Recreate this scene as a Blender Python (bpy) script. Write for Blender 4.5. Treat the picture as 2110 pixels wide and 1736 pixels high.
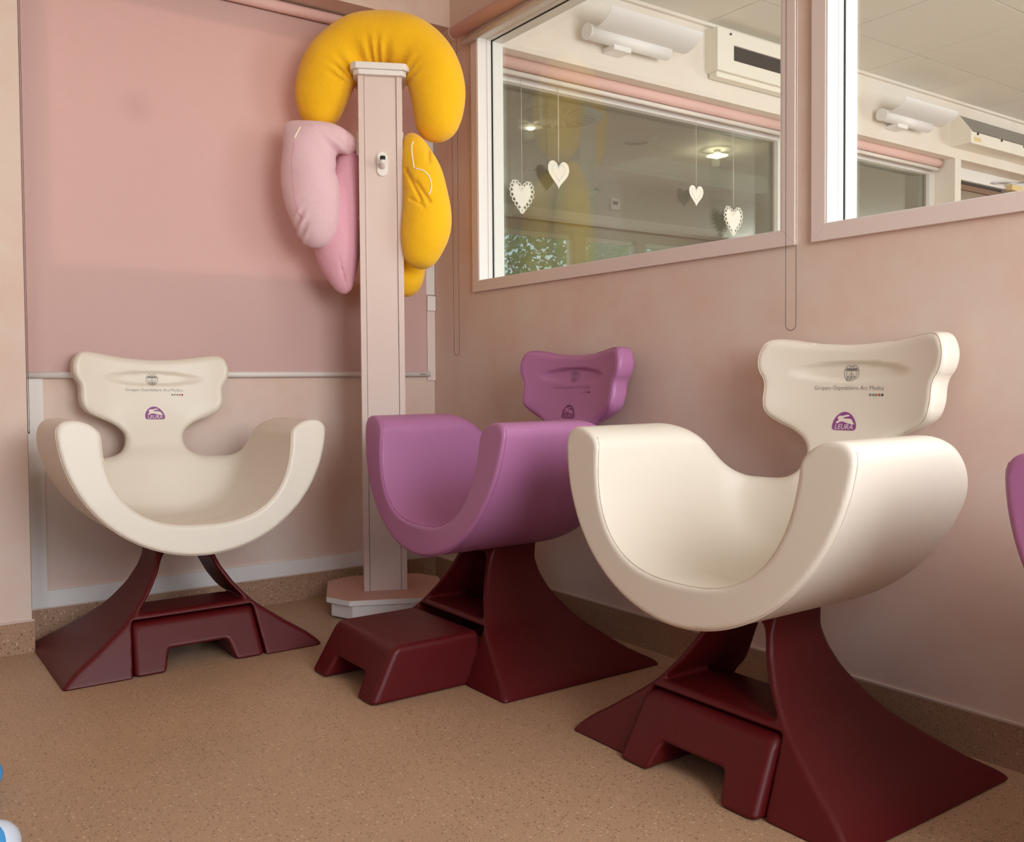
import bpy, bmesh, math, random
import numpy as np
from mathutils import Vector, Matrix

for o in list(bpy.data.objects):
    bpy.data.objects.remove(o, do_unlink=True)
SC = bpy.context.scene
COL = SC.collection
random.seed(7)

# ------------------------------------------------------------------ camera
F_PX, YAW, PITCH, ROLL = 1918.2, .6192, .0317, -.0075
cam = bpy.data.cameras.new('camera')
cam_o = bpy.data.objects.new('camera', cam)
COL.objects.link(cam_o)
cam.sensor_fit = 'HORIZONTAL'
cam.sensor_width = 36.0
cam.lens = F_PX / 2110 * 36.0
cam.shift_y = -24 / 2110
cam.clip_start = .05
_d = Vector((math.sin(YAW) * math.cos(PITCH), math.cos(YAW) * math.cos(PITCH), -math.sin(PITCH)))
_r = Vector((math.cos(YAW), -math.sin(YAW), 0))
_u = _r.cross(_d)
_r2 = _r * math.cos(ROLL) + _u * math.sin(ROLL)
_u2 = -_r * math.sin(ROLL) + _u * math.cos(ROLL)
M = Matrix((_r2, _u2, -_d)).transposed().to_4x4()
M.translation = (-2.389, -4.017, 1.0)
cam_o.matrix_world = M
SC.camera = cam_o

# ------------------------------------------------------------------ world, lights, exposure
W = bpy.data.worlds.new('sky')
SC.world = W
W.use_nodes = True
_n = W.node_tree.nodes
_bg = _n['Background']
_sky = _n.new('ShaderNodeTexSky')
_sky.sky_type = 'NISHITA'
_sky.sun_disc = False
_sky.sun_elevation = math.radians(42)
_sky.sun_rotation = math.radians(200)
W.node_tree.links.new(_sky.outputs[0], _bg.inputs[0])
_bg.inputs[1].default_value = .4

def area(name, loc, rot, sx, sy, power, col):
    l = bpy.data.lights.new(name, 'AREA')
    l.shape = 'RECTANGLE'; l.size = sx; l.size_y = sy; l.energy = power; l.color = col
    o = bpy.data.objects.new(name, l)
    COL.objects.link(o); o.location = loc; o.rotation_euler = rot
    return o
# daylight entering by the tall windows in the wall behind the camera (they face +y)
R90 = math.radians(90)
DAY = (.965, .985, 1.0)
SKYTILT = math.radians(72)   # skylight comes from above the horizon, so it slants down
area('window_daylight', (-1.05, -5.42, 1.95), (SKYTILT, 0, 0), 2.0, 1.9, 100, DAY)
area('window_daylight_left', (-4.3, -5.42, 1.95), (SKYTILT, 0, 0), 1.2, 1.9, 14, DAY)
# daylight of the neighbouring room, same window wall
area('window_daylight_next', (2.0, -5.42, 1.95), (R90, 0, 0), 2.2, 1.9, 140, DAY)
area('window_daylight_far', (9.6, -5.42, 1.95), (R90, 0, 0), 2.6, 1.9, 230, DAY)  # added lamp for the next room, outside the mirrored stretch of windows
# ceiling light of the dim room behind the back wall
area('room_light_behind', (-.95, 1.3, 3.0), (0, 0, 0), 1.6, .8, 135, (.9, .96, 1))
area('room_light_behind_right', (4.6, 2.4, 3.0), (0, 0, 0), 2.2, .6, 12, (.95, 1, .92))

SC.view_settings.view_transform = 'Standard'
SC.view_settings.look = 'None'
SC.view_settings.exposure = 0.0
SC.view_settings.gamma = 1.0
SC.view_settings.use_curve_mapping = False
SC.cycles.max_bounces = 10
SC.cycles.diffuse_bounces = 6
SC.cycles.transparent_max_bounces = 16
SC.cycles.sample_clamp_indirect = 6

# ------------------------------------------------------------------ materials
def lin(c):
    return tuple(((v / 255) / 12.92 if v / 255 <= .04045 else ((v / 255 + .055) / 1.055) ** 2.4) for v in c) + (1,)

def mat(name, col, rough=.5, spec=.5, metal=0, **kw):
    m = bpy.data.materials.new(name)
    m.use_nodes = True
    b = m.node_tree.nodes['Principled BSDF']
    b.inputs['Base Color'].default_value = lin(col)
    b.inputs['Roughness'].default_value = rough
    b.inputs['Specular IOR Level'].default_value = spec
    b.inputs['Metallic'].default_value = metal
    for k, v in kw.items():
        b.inputs[k.replace('_', ' ')].default_value = v
    return m

def nodes(m):
    return m.node_tree.nodes, m.node_tree.links, m.node_tree.nodes['Principled BSDF']

def ramp(nt, fac, stops):
    r = nt.nodes.new('ShaderNodeValToRGB')
    r.color_ramp.elements[0].position = stops[0][0]; r.color_ramp.elements[0].color = stops[0][1]
    r.color_ramp.elements[1].position = stops[-1][0]; r.color_ramp.elements[1].color = stops[-1][1]
    for p, c in stops[1:-1]:
        e = r.color_ramp.elements.new(p); e.color = c
    nt.links.new(fac, r.inputs[0])
    return r

def noise(nt, scale, detail=3, rough=.55, vec=None):
    t = nt.nodes.new('ShaderNodeTexNoise')
    t.inputs['Scale'].default_value = scale; t.inputs['Detail'].default_value = detail
    t.inputs['Roughness'].default_value = rough
    if vec: nt.links.new(vec, t.inputs['Vector'])
    return t

def objcoord(nt, world=True):
    if world:
        g = nt.nodes.new('ShaderNodeNewGeometry'); return g.outputs['Position']
    g = nt.nodes.new('ShaderNodeTexCoord'); return g.outputs['Object']

def bump(m, scale, strength, dist=.002, detail=4, world=False):
    N, L, b = nodes(m)
    t = noise(m.node_tree, scale, detail, .6, objcoord(m.node_tree, world))
    bp = N.new('ShaderNodeBump'); bp.inputs['Strength'].default_value = strength
    bp.inputs['Distance'].default_value = dist
    L.new(t.outputs['Fac'], bp.inputs['Height']); L.new(bp.outputs[0], b.inputs['Normal'])
    return m

def wallpaper(name, c1, c2, c3):
    m = mat(name, c1, .75, .25)
    N, L, b = nodes(m); nt = m.node_tree
    p = objcoord(nt)
    t = noise(nt, 3.2, 6, .62, p)
    r = ramp(nt, t.outputs['Fac'], [(.30, lin(c2)), (.5, lin(c1)), (.68, lin(c3))])
    L.new(r.outputs[0], b.inputs['Base Color'])
    return bump(m, 160, .12, .001, 3, True)
M_WALL = wallpaper('pink_wallpaper', (217, 194, 180), (214, 184, 169), (217, 201, 188))
M_WALL_NEXT = wallpaper('cream_wallpaper', (230, 223, 213), (229, 217, 206), (231, 226, 218))

M_WALL_LOW_BOUNCE = wallpaper('deep_rose_wallpaper', (170, 138, 124), (164, 130, 116), (176, 146, 132))  # darker tone chosen to cut bounced light from walls out of view
def speckle(name, base, dark, light, rough, dens=1.0):
    m = mat(name, base, rough, .35)
    N, L, b = nodes(m); nt = m.node_tree
    p = objcoord(nt)
    t = noise(nt, 2.0, 4, .6, p)
    r0 = ramp(nt, t.outputs['Fac'], [(.3, lin([v * .965 for v in base])), (.7, lin([min(255, v * 1.03) for v in base]))])
    cur = r0.outputs[0]
    g = noise(nt, 240, 2, .7, p)
    rg = ramp(nt, g.outputs['Fac'], [(.35, (.8, .8, .8, 1)), (.65, (1.16, 1.14, 1.12, 1))])
    mx = N.new('ShaderNodeMixRGB'); mx.blend_type = 'MULTIPLY'; mx.inputs[0].default_value = 1
    L.new(cur, mx.inputs[1]); L.new(rg.outputs[0], mx.inputs[2]); cur = mx.outputs[0]
    for sc_, thr, colr, seed in ((88, .20, dark, 0), (72, .17, light, 5), (140, .17, dark, 11)):
        v = N.new('ShaderNodeTexVoronoi'); v.inputs['Scale'].default_value = sc_
        mp = N.new('ShaderNodeVectorMath'); mp.operation = 'ADD'; mp.inputs[1].default_value = (seed, seed * .7, seed * .3)
        L.new(p, mp.inputs[0]); L.new(mp.outputs[0], v.inputs['Vector'])
        rr = ramp(nt, v.outputs['Distance'], [(thr, (1, 1, 1, 1)), (thr + .12, (0, 0, 0, 1))])
        # only some of the cells carry a chip
        wv = N.new('ShaderNodeSeparateColor'); L.new(v.outputs['Color'], wv.inputs[0])
        gt = N.new('ShaderNodeMath'); gt.operation = 'GREATER_THAN'; gt.inputs[1].default_value = 1 - .42 * dens
        L.new(wv.outputs[0], gt.inputs[0])
        ml = N.new('ShaderNodeMath'); ml.operation = 'MULTIPLY'; L.new(rr.outputs[0], ml.inputs[0]); L.new(gt.outputs[0], ml.inputs[1])
        ms = N.new('ShaderNodeMath'); ms.operation = 'MULTIPLY'; ms.inputs[1].default_value = .75; L.new(ml.outputs[0], ms.inputs[0])
        mm = N.new('ShaderNodeMixRGB'); L.new(ms.outputs[0], mm.inputs[0]); L.new(cur, mm.inputs[1]); mm.inputs[2].default_value = lin(colr)
        cur = mm.outputs[0]
    L.new(cur, b.inputs['Base Color'])
    return bump(m, 220, .06, .001, 2, True)
M_FLOOR = speckle('speckled_vinyl', (178, 146, 117), (118, 88, 64), (208, 180, 150), .38)
M_SKIRT = speckle('speckled_vinyl_skirting', (168, 134, 108), (94, 66, 48), (212, 184, 158), .45)

M_WHITE = mat('white_paint', (232, 228, 222), .4, .4)
M_WHITE_TRIM = bump(mat('white_trim_paint', (224, 220, 215), .5, .3), 60, .05)
M_CASING = mat('rose_beige_casing', (222, 206, 198), .5, .3)
M_FRAME = mat('white_window_frame', (228, 227, 225), .35, .45)
M_GASKET = mat('black_gasket', (18, 18, 18), .6, .3)
M_CAPLINE = mat('pale_skirting_cap', (206, 188, 174), .5, .3)
M_CEIL = bump(mat('ceiling_panel_white', (226, 224, 216), .7, .2), 90, .08, .001, 3, True)
M_CEIL_GAP = mat('ceiling_joint', (150, 142, 128), .8, .1)
M_ROLL = mat('rose_roller_fabric', (226, 190, 184), .8, .15)
M_CORE = mat('rod_white', (226, 222, 216), .35, .4)
M_CHAIN = mat('steel_bead_chain', (92, 86, 80), .4, .5, .5)
M_BASE = bump(mat('maroon_plastic', (84, 13, 17), .42, .32), 500, .05, .0004)
M_POST = mat('pale_rose_laminate', (220, 200, 190), .45, .35)
M_POST_TOP = mat('rose_laminate_top', (205, 158, 142), .4, .35)
M_BLACK = mat('black_rubber', (16, 16, 16), .5, .4)
M_PAPER = mat('white_paper', (238, 238, 228), .8, .1)
M_STRING = mat('white_thread', (225, 222, 210), .8, .1)
M_LAMP = mat('white_lamp_metal', (236, 236, 236), .4, .4)
M_LAMP_IN = mat('grey_lamp_metal', (226, 227, 228), .45, .4)
M_VENT = mat('vent_white', (236, 233, 222), .45, .35)
M_DARK = mat('dark_slot', (24, 26, 30), .5, .4)
M_STEEL = mat('brushed_steel', (176, 180, 182), .35, .5, .9)
M_YLABEL = mat('yellow_sticker', (228, 205, 150), .6, .2)
M_LEAF = mat('leaf_green', (168, 196, 120), .6, .3)
M_BARK = mat('bark_brown', (88, 70, 52), .8, .1)
M_GRASS = mat('lawn', (104, 122, 70), .9, .1)
M_TOYB = mat('sky_blue_plastic', (74, 158, 222), .35, .5)
M_TOYW = mat('pale_blue_plastic', (206, 218, 230), .4, .4)
M_GREY_WALL = mat('grey_green_wall', (196, 196, 182), .8, .2)
M_OUT = mat('outer_wall', (214, 206, 196), .8, .2)
M_BROWN = mat('brown_wood', (118, 86, 60), .5, .3)
M_DOORT = mat('dim_beige_panel', (140, 124, 106), .6, .3)

def blind_material():
    m = bpy.data.materials.new('rose_blind_fabric'); m.use_nodes = True
    nt = m.node_tree; N, L = nt.nodes, nt.links
    N.clear()
    out = N.new('ShaderNodeOutputMaterial')
    d = N.new('ShaderNodeBsdfDiffuse'); t = N.new('ShaderNodeBsdfTranslucent'); mx = N.new('ShaderNodeMixShader')
    mx.inputs[0].default_value = .25
    p = objcoord(nt)
    # fine weave and a painted shadow of something behind the fabric
    tx = noise(nt, 900, 1, .5, p)
    r = ramp(nt, tx.outputs['Fac'], [(.3, lin((219, 186, 180))), (.7, lin((226, 195, 190)))])
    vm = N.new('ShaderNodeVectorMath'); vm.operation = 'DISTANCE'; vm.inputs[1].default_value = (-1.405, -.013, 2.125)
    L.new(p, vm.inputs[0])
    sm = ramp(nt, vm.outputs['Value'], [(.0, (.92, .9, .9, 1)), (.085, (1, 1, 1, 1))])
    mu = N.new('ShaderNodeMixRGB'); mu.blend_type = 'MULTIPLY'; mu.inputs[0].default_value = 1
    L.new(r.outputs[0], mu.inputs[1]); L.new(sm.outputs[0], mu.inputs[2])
    L.new(mu.outputs[0], d.inputs[0]); L.new(mu.outputs[0], t.inputs[0])
    L.new(d.outputs[0], mx.inputs[1]); L.new(t.outputs[0], mx.inputs[2]); L.new(mx.outputs[0], out.inputs[0])
    return m
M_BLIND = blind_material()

def glass_material(name, tint, k=1.0):
    m = bpy.data.materials.new(name); m.use_nodes = True
    nt = m.node_tree; N, L = nt.nodes, nt.links
    N.clear()
    out = N.new('ShaderNodeOutputMaterial')
    tr = N.new('ShaderNodeBsdfTransparent'); tr.inputs[0].default_value = tint
    gl = N.new('ShaderNodeBsdfGlossy'); gl.inputs['Roughness'].default_value = 0.0
    gl.inputs[0].default_value = (.95, 1, .95, 1)
    # Schlick reflectance from the angle to the pane, the same from both sides
    ge = N.new('ShaderNodeNewGeometry')
    dt = N.new('ShaderNodeVectorMath'); dt.operation = 'DOT_PRODUCT'
    L.new(ge.outputs['Normal'], dt.inputs[0]); L.new(ge.outputs['Incoming'], dt.inputs[1])
    def mth(op, a, b, clamp=False):
        n = N.new('ShaderNodeMath'); n.operation = op; n.use_clamp = clamp
        for i, v in enumerate((a, b)):
            if v is None: continue
            if isinstance(v, (int, float)): n.inputs[i].default_value = v
            else: L.new(v, n.inputs[i])
        return n.outputs[0]
    ca = mth('ABSOLUTE', dt.outputs['Value'], None)
    p5 = mth('POWER', mth('SUBTRACT', 1.0, ca, True), 5.0)
    ml_ = mth('MULTIPLY', mth('ADD', mth('MULTIPLY', p5, .957), .043), k, True)
    mx = N.new('ShaderNodeMixShader')
    L.new(ml_, mx.inputs[0]); L.new(tr.outputs[0], mx.inputs[1]); L.new(gl.outputs[0], mx.inputs[2])
    L.new(mx.outputs[0], out.inputs[0])
    return m
M_GLASS = glass_material('clear_glass', (.967, .975, .966, 1), 1.4)
M_GLASS2 = glass_material('double_glass', (.86, .9, .85, 1), 3.2)

def leather(name, col):
    m = mat(name, col, .42, .4)
    N, L, b = nodes(m)
    b.inputs['Coat Weight'].default_value = .05
    return bump(m, 420, .07, .0006, 3)
M_CREAM = leather('cream_leatherette', (224, 216, 200))
M_PURPLE = leather('purple_leatherette', (172, 112, 154))
M_SEAM_C = mat('cream_stitching', (222, 210, 192), .6, .2)
M_SEAM_P = mat('purple_stitching', (168, 106, 158), .6, .2)
M_INK = mat('grey_print', (120, 116, 112), .6, .2)
M_INK_P = mat('faint_grey_print', (150, 104, 142), .6, .2)
M_DOTG = mat('grey_dot_print', (128, 122, 114), .6, .2)
M_RED = mat('red_dot_print', (206, 62, 18), .5, .3)
M_NAVY = mat('navy_dot_print', (26, 24, 62), .5, .3)
M_LOGO = mat('violet_logo_print', (140, 74, 136), .5, .3)
M_LOGO_P = mat('dark_violet_logo_print', (112, 52, 96), .5, .3)

def plush(name, col, dark):
    m = mat(name, col, .9, .12)
    N, L, b = nodes(m); nt = m.node_tree
    p = objcoord(nt, False)
    t = noise(nt, 260, 4, .7, p); t2 = noise(nt, 14, 3, .5, p)
    r = ramp(nt, t.outputs['Fac'], [(.3, lin(dark)), (.62, lin(col))])
    L.new(r.outputs[0], b.inputs['Base Color'])
    b.inputs['Sheen Weight'].default_value = .25
    b.inputs['Sheen Roughness'].default_value = .5
    ad = N.new('ShaderNodeMath'); ad.operation = 'MULTIPLY_ADD'; ad.inputs[1].default_value = 3.0
    L.new(t2.outputs['Fac'], ad.inputs[0]); L.new(t.outputs['Fac'], ad.inputs[2])
    bp = N.new('ShaderNodeBump'); bp.inputs['Strength'].default_value = .5; bp.inputs['Distance'].default_value = .004
    L.new(ad.outputs[0], bp.inputs['Height']); L.new(bp.outputs[0], b.inputs['Normal'])
    return m
M_YEL = plush('yellow_plush', (254, 200, 36), (246, 184, 20))
M_PINK = plush('pink_plush', (236, 202, 208), (228, 188, 197))
M_PINK_D = plush('deep_pink_plush', (232, 178, 193), (222, 160, 178))
M_PIPE = mat('white_piping', (244, 236, 214), .7, .2)

# ------------------------------------------------------------------ mesh helpers
def link(name, me, m, parent=None, label=None):
    o = bpy.data.objects.new(name, me)
    COL.objects.link(o)
    if m is not None:
        if len(me.materials) == 0:
            me.materials.append(m)
        elif me.materials[0] != m:
            o.material_slots[0].link = 'OBJECT'; o.material_slots[0].material = m
    if parent is not None: o.parent = parent
    if label: o['label'] = label
    return o

def tag(o, label, cat, group=None):
    o['label'] = label; o['category'] = cat
    if group: o['group'] = group
    return o

def empty(name, loc=(0, 0, 0), rz=0):
    o = bpy.data.objects.new(name, None)
    COL.objects.link(o); o.location = loc; o.rotation_euler = (0, 0, rz)
    o.empty_display_size = .1
    return o

def struct(o):
    o['kind'] = 'structure'; return o

class MB:
    def __init__(s): s.v = []; s.f = []; s.sm = []
    def box(s, a, b):
        i = len(s.v); (x0, y0, z0), (x1, y1, z1) = a, b
        s.v += [(x0, y0, z0), (x1, y0, z0), (x1, y1, z0), (x0, y1, z0), (x0, y0, z1), (x1, y0, z1), (x1, y1, z1), (x0, y1, z1)]
        for q in ((3, 2, 1, 0), (4, 5, 6, 7), (0, 1, 5, 4), (1, 2, 6, 5), (2, 3, 7, 6), (3, 0, 4, 7)):
            s.f.append(tuple(i + k for k in q)); s.sm.append(False)
        return s
    def prism(s, poly, lo, hi, fn=lambda x, y, h: (x, y, h)):
        """extrude a closed 2-D polygon between two heights"""
        i = len(s.v); n = len(poly)
        s.v += [fn(x, y, lo) for x, y in poly] + [fn(x, y, hi) for x, y in poly]
        s.f.append(tuple(i + k for k in reversed(range(n)))); s.f.append(tuple(i + n + k for k in range(n)))
        s.sm += [False, False]
        for k in range(n):
            s.f.append((i + k, i + (k + 1) % n, i + n + (k + 1) % n, i + n + k)); s.sm.append(False)
        return s
    def tube(s, pts, r, n=12, cap=True, smooth=True):
        pts = [Vector(p) for p in pts]; m = len(pts); i = len(s.v)
        rr = r if hasattr(r, '__len__') else [r] * m
        up = None
        for k, p in enumerate(pts):
            t = (pts[min(k + 1, m - 1)] - pts[max(k - 1, 0)]).normalized()
            if up is None:
                up = t.orthogonal().normalized()
            up = (up - t * up.dot(t)).normalized(); w = t.cross(up)
            for j in range(n):
                a = 2 * math.pi * j / n
                s.v.append(tuple(p + (up * math.cos(a) + w * math.sin(a)) * rr[k]))
        for k in range(m - 1):
            for j in range(n):
                s.f.append((i + k * n + j, i + k * n + (j + 1) % n, i + (k + 1) * n + (j + 1) % n, i + (k + 1) * n + j)); s.sm.append(smooth)
        if cap:
            s.f.append(tuple(i + j for j in reversed(range(n)))); s.f.append(tuple(i + (m - 1) * n + j for j in range(n))); s.sm += [False, False]
        return s
    def build(s, name, m, parent=None, label=None, bevel=0):
        me = bpy.data.meshes.new(name)
        me.from_pydata(s.v, [], s.f)
        me.polygons.foreach_set('use_smooth', s.sm)
        if bevel:
            bm = bmesh.new(); bm.from_mesh(me)
            es = [e for e in bm.edges if len(e.link_faces) == 2 and e.calc_face_angle(0) > .5]
            bmesh.ops.bevel(bm, geom=es, offset=bevel, segments=2, affect='EDGES', profile=.5)
            bm.to_mesh(me); bm.free()
        me.update()
        return link(name, me, m, parent, label)

def box(name, a, b, m, parent=None, bevel=0, label=None):
    return MB().box(a, b).build(name, m, parent, label, bevel)

def wall_with_holes(mb, x0, x1, z0, z1, holes, place):
    """rectangles round openings; place(xa, xb, za, zb) adds one solid block"""
    xs = sorted({x0, x1, *[h[0] for h in holes], *[h[1] for h in holes]})
    for xa, xb in zip(xs, xs[1:]):
        cuts = sorted((h[2], h[3]) for h in holes if h[0] <= xa + 1e-6 and h[1] >= xb - 1e-6)
        z = z0
        for ca, cb in cuts:
            if ca > z: place(xa, xb, z, ca)
            z = max(z, cb)
        if z < z1: place(xa, xb, z, z1)

# ------------------------------------------------------------------ setting: floor, ceilings, walls
ZC = 3.085
struct(box('floor', (-5.2, -5.6, -.1), (0, .1, 0), M_FLOOR))
struct(box('floor_next', (0, -5.6, -.1), (11.2, .1, 0), M_FLOOR))
struct(box('floor_behind', (-5.2, .1, -.1), (11.2, 3.6, 0), M_FLOOR))
struct(box('ceiling', (-5.2, -5.6, ZC), (.06, .06, ZC + .1), M_CEIL))
struct(box('ceiling_behind', (-5.2, .06, ZC), (11.2, 3.6, ZC + .1), M_CEIL))
# ceiling of the neighbouring room: panels with joints
ceil2 = struct(box('ceiling_next', (.06, -5.6, ZC + .012), (11.2, .06, ZC + .1), M_CEIL_GAP))
xs = [2.535 + .775 * k for k in range(-3, 11)]; ys = [-.585 - .735 * k for k in range(-1, 8)]
pan_me = None
for i in range(len(xs) - 1):
    for j in range(len(ys) - 1):
        xa, xb = max(xs[i], .13) + .003, xs[i + 1] - .003
        ya, yb = ys[j + 1] + .003, min(ys[j], -.18) - .003
        if xb - xa > .76 and yb - ya > .72:
            if pan_me is None:
                o = box('panel', (-(xb - xa) / 2, -(yb - ya) / 2, 0), ((xb - xa) / 2, (yb - ya) / 2, .012), M_CEIL, ceil2, .002)
                pan_me = o.data
            else:
                o = link('panel', pan_me, M_CEIL, ceil2)
            o.location = ((xa + xb) / 2, (ya + yb) / 2, ZC)
        else:
            box('panel', (xa, ya, ZC), (xb, yb, ZC + .012), M_CEIL, ceil2)
box('edge_moulding', (.13, -.2, ZC - .018), (11, -.17, ZC + .005), M_WALL_NEXT, ceil2, .003)

# back wall of our room: pier, recess with the shaded window, bulkhead
WIN_B = (-1.77, -.06, 1.435, 2.62)
mb = MB()
wall_with_holes(mb, -1.853, .0, 0, ZC, [WIN_B], lambda xa, xb, za, zb: mb.box((xa, 0, za), (xb, .12, zb)))
mb.box((-5.2, -.175, 0), (-1.853, .12, ZC))
mb.box((-1.853, -.175, 2.688), (.0, -.0, ZC))
struct(mb.build('wall_back', M_WALL))
# back wall of the neighbouring room, in line with ours
mb = MB()
NA = (.30, 2.70); NB = (2.86, 4.50); ND = (4.585, 6.0)
HN = [(NA[0], NA[1], .9, 2.66), (NB[0], NB[1], .9, 2.66), (ND[0], ND[1], 0, 2.66)]
wall_with_holes(mb, .12, 11.2, 0, ZC, HN, lambda xa, xb, za, zb: mb.box((xa, -.175, za), (xb, -.0, zb)))
H2 = [(NA[0] + .0, NA[1] - .0, 1.42, 2.61), (NB[0], NB[1] - .0, 1.42, 2.61), (ND[0], ND[1], 0, 2.66)]
wall_with_holes(mb, .12, 11.2, 0, ZC, H2, lambda xa, xb, za, zb: mb.box((xa, 0, za), (xb, .12, zb)))
struct(mb.build('wall_back_next', M_WALL_NEXT))
struct(MB().box((-5.2, 3.48, 0), (11.2, 3.6, ZC)).build('wall_behind', M_GREY_WALL))

struct(MB().box((.04, .12, 0), (.14, 3.48, ZC)).build('wall_partition', M_GREY_WALL))  # added out of sight to stop the blind's backlight spilling sideways
# right wall with its two interior windows
W1 = (-2.135, -.425, 1.458, 2.572); W2 = (-4.10, -2.294, 1.458, 2.572)
mb = MB()
wall_with_holes(mb, -5.6, .12, 0, ZC, [W1, W2], lambda xa, xb, za, zb: mb.box((0, xa, za), (.06, xb, zb)))
struct(mb.build('wall_right', M_WALL))
mb = MB()
wall_with_holes(mb, -5.6, .0, 0, ZC, [W1, W2], lambda xa, xb, za, zb: mb.box((.06, xa, za), (.12, xb, zb)))
struct(mb.build('wall_right_far_side', M_WALL_NEXT))
struct(MB().box((-5.3, -5.6, 0), (-5.2, 3.6, ZC)).build('wall_left', M_WALL_LOW_BOUNCE))
struct(MB().box((11.2, -5.6, 0), (11.3, 3.6, ZC)).build('wall_right_next', M_WALL_NEXT))
# the window wall behind the camera
mb = MB()
HF = [(-2.1, -.05, .95, 2.9), (-4.95, -3.65, .95, 2.9), (.85, 3.15, .95, 2.9), (3.4, 5.45, .95, 2.9), (5.63, 6.55, .95, 2.9), (6.7, 7.9, .95, 2.9), (8.2, 11.0, .95, 2.9)]  # rightmost opening is added for the far lamp
wall_with_holes(mb, -5.2, 11.2, 0, ZC, HF, lambda xa, xb, za, zb: mb.box((xa, -5.6, za), (xb, -5.45, zb)))
struct(mb.build('wall_front', M_WALL_LOW_BOUNCE))
for i, (xa, xb, za, zb) in enumerate(HF):
    wf = MB()
    for a, b in (((xa, za), (xa + .06, zb)), ((xb - .06, za), (xb, zb)), ((xa, za), (xb, za + .06)), ((xa, zb - .06), (xb, zb))):
        wf.box((a[0], -5.56, a[1]), (b[0], -5.50, b[1]))
    w = struct(wf.build('window_%d' % (i + 6), M_FRAME))
    w['label'] = 'white framed outer window in the wall behind the camera'

# skirting: the speckled vinyl runs up the walls
SK = .117
def skirting(name, blocks):
    mb = MB()
    for a, b in blocks: mb.box(a, b)
    s = struct(mb.build(name, M_SKIRT))
    mc = MB()
    for a, b in blocks:
        mc.box((a[0], a[1], SK), (b[0], b[1], SK + .006))
    mc.build('cap_strip', M_CAPLINE, s)
    return s
skirting('baseboard_back', [((-1.853, -.008, 0), (-.008, 0, SK))])
skirting('baseboard_left', [((-5.2, -.183, 0), (-1.845, -.175, SK))])
skirting('baseboard_right', [((-.008, -5.45, 0), (0, 0, SK))])

# white boards round the recess panel on the back wall
t1 = struct(MB().box((-1.828, -.008, SK + .006), (-1.772, 0, 1.44)).build('trim_1', M_WHITE_TRIM))
t2 = struct(MB().box((-1.772, -.010, SK + .006), (-.008, 0, .187)).build('trim_2', M_WHITE_TRIM))
t3 = struct(MB().box((-.046, -.011, 1.0), (-.001, 0, 1.395)).build('trim_3', M_CASING))
box('clip', (-.049, -.024, 1.345), (-.003, -.011, 1.418), M_WHITE, t3, .002)

# window in the recess (behind the blind)
wb = empty('window_3'); struct(wb)
wb['label'] = 'white framed window behind the lowered rose blind'
f = MB(); xa, xb, za, zb = WIN_B
for a, b in (((xa, za), (xa + .05, zb)), ((xb - .05, za), (xb, zb)), ((xa, za), (xb, za + .05)), ((xa, zb - .05), (xb, zb))):
    f.box((a[0], .005, a[1]), (b[0], .07, b[1]))
f.build('frame', M_FRAME, wb)
box('pane', (xa + .05, .034, za + .05), (xb - .05, .040, zb - .05), M_GLASS, wb)
mbc = MB().box((-.058, -.012, 1.425), (-.002, -.002, 2.66)); mbc.build('casing_board', M_FRAME, wb)

# ------------------------------------------------------------------ windows of the right wall
def right_window(name, w, label):
    y0, y1, z0, z1 = w
    e = empty(name, (0, (y0 + y1) / 2, z0)); struct(e); e['label'] = label
    def P(p): return (p[0] - 0, p[1] - (y0 + y1) / 2, p[2] - z0)
    cw = .05; th = .014
    def board(quad):
        m = MB(); m.v = [P((-th, a, b)) for a, b in quad] + [P((0, a, b)) for a, b in quad]
        m.f = [(0, 1, 2, 3), (7, 6, 5, 4), (0, 4, 5, 1), (1, 5, 6, 2), (2, 6, 7, 3), (3, 7, 4, 0)]; m.sm = [False] * 6
        o = m.build('casing_board', M_CASING, e)
        bm = bmesh.new(); bm.from_mesh(o.data); bmesh.ops.recalc_face_normals(bm, faces=bm.faces)
        bmesh.ops.bevel(bm, geom=list(bm.edges), offset=.0012, segments=1, affect='EDGES'); bm.to_mesh(o.data); bm.free()
    g = .0004
    board([(y0 - cw, z0 - cw), (y1 + cw, z0 - cw), (y1, z0 - g), (y0, z0 - g)])
    board([(y0 - cw, z1 + cw), (y1 + cw, z1 + cw), (y1, z1 + g), (y0, z1 + g)])
    board([(y1 + g, z0 + g), (y1 + cw, z0 - cw + g), (y1 + cw, z1 + cw - g), (y1 + g, z1 - g)])
    board([(y0 - g, z0 + g), (y0 - cw, z0 - cw + g), (y0 - cw, z1 + cw - g), (y0 - g, z1 - g)])
    # white liner in two steps, black gasket, far liner
    def ring(nm, xa, xb, inset, m, wd=.02):
        r = MB(); a0, a1, b0, b1 = y0 + inset, y1 - inset, z0 + inset * .2, z1 - inset
        for p, q in (((a0, b0), (a0 + wd, b1)), ((a1 - wd, b0), (a1, b1)), ((a0 + wd, b0), (a1 - wd, b0 + wd * .3)), ((a0 + wd, b1 - wd), (a1 - wd, b1))):
            r.box(P((xa, p[0], p[1])), P((xb, q[0], q[1])))
        return r.build(nm, m, e)
    ring('frame', -.012, .038, -.0, M_FRAME, .006)
    ring('frame_step', .038, .060, .0, M_FRAME, .010)
    ring('gasket', .060, .064, .0, M_GASKET, .013)
    ring('outer_frame', .068, .125, .0, M_FRAME, .012)
    o = MB().box(P((.064, y0, z0)), P((.068, y1, z1))).build('pane', M_GLASS, e)
    return e
right_window('window_1', W1, 'large interior window nearest the corner with rose beige casing')
right_window('window_2', W2, 'interior window at the right edge with rose beige casing')

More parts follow.
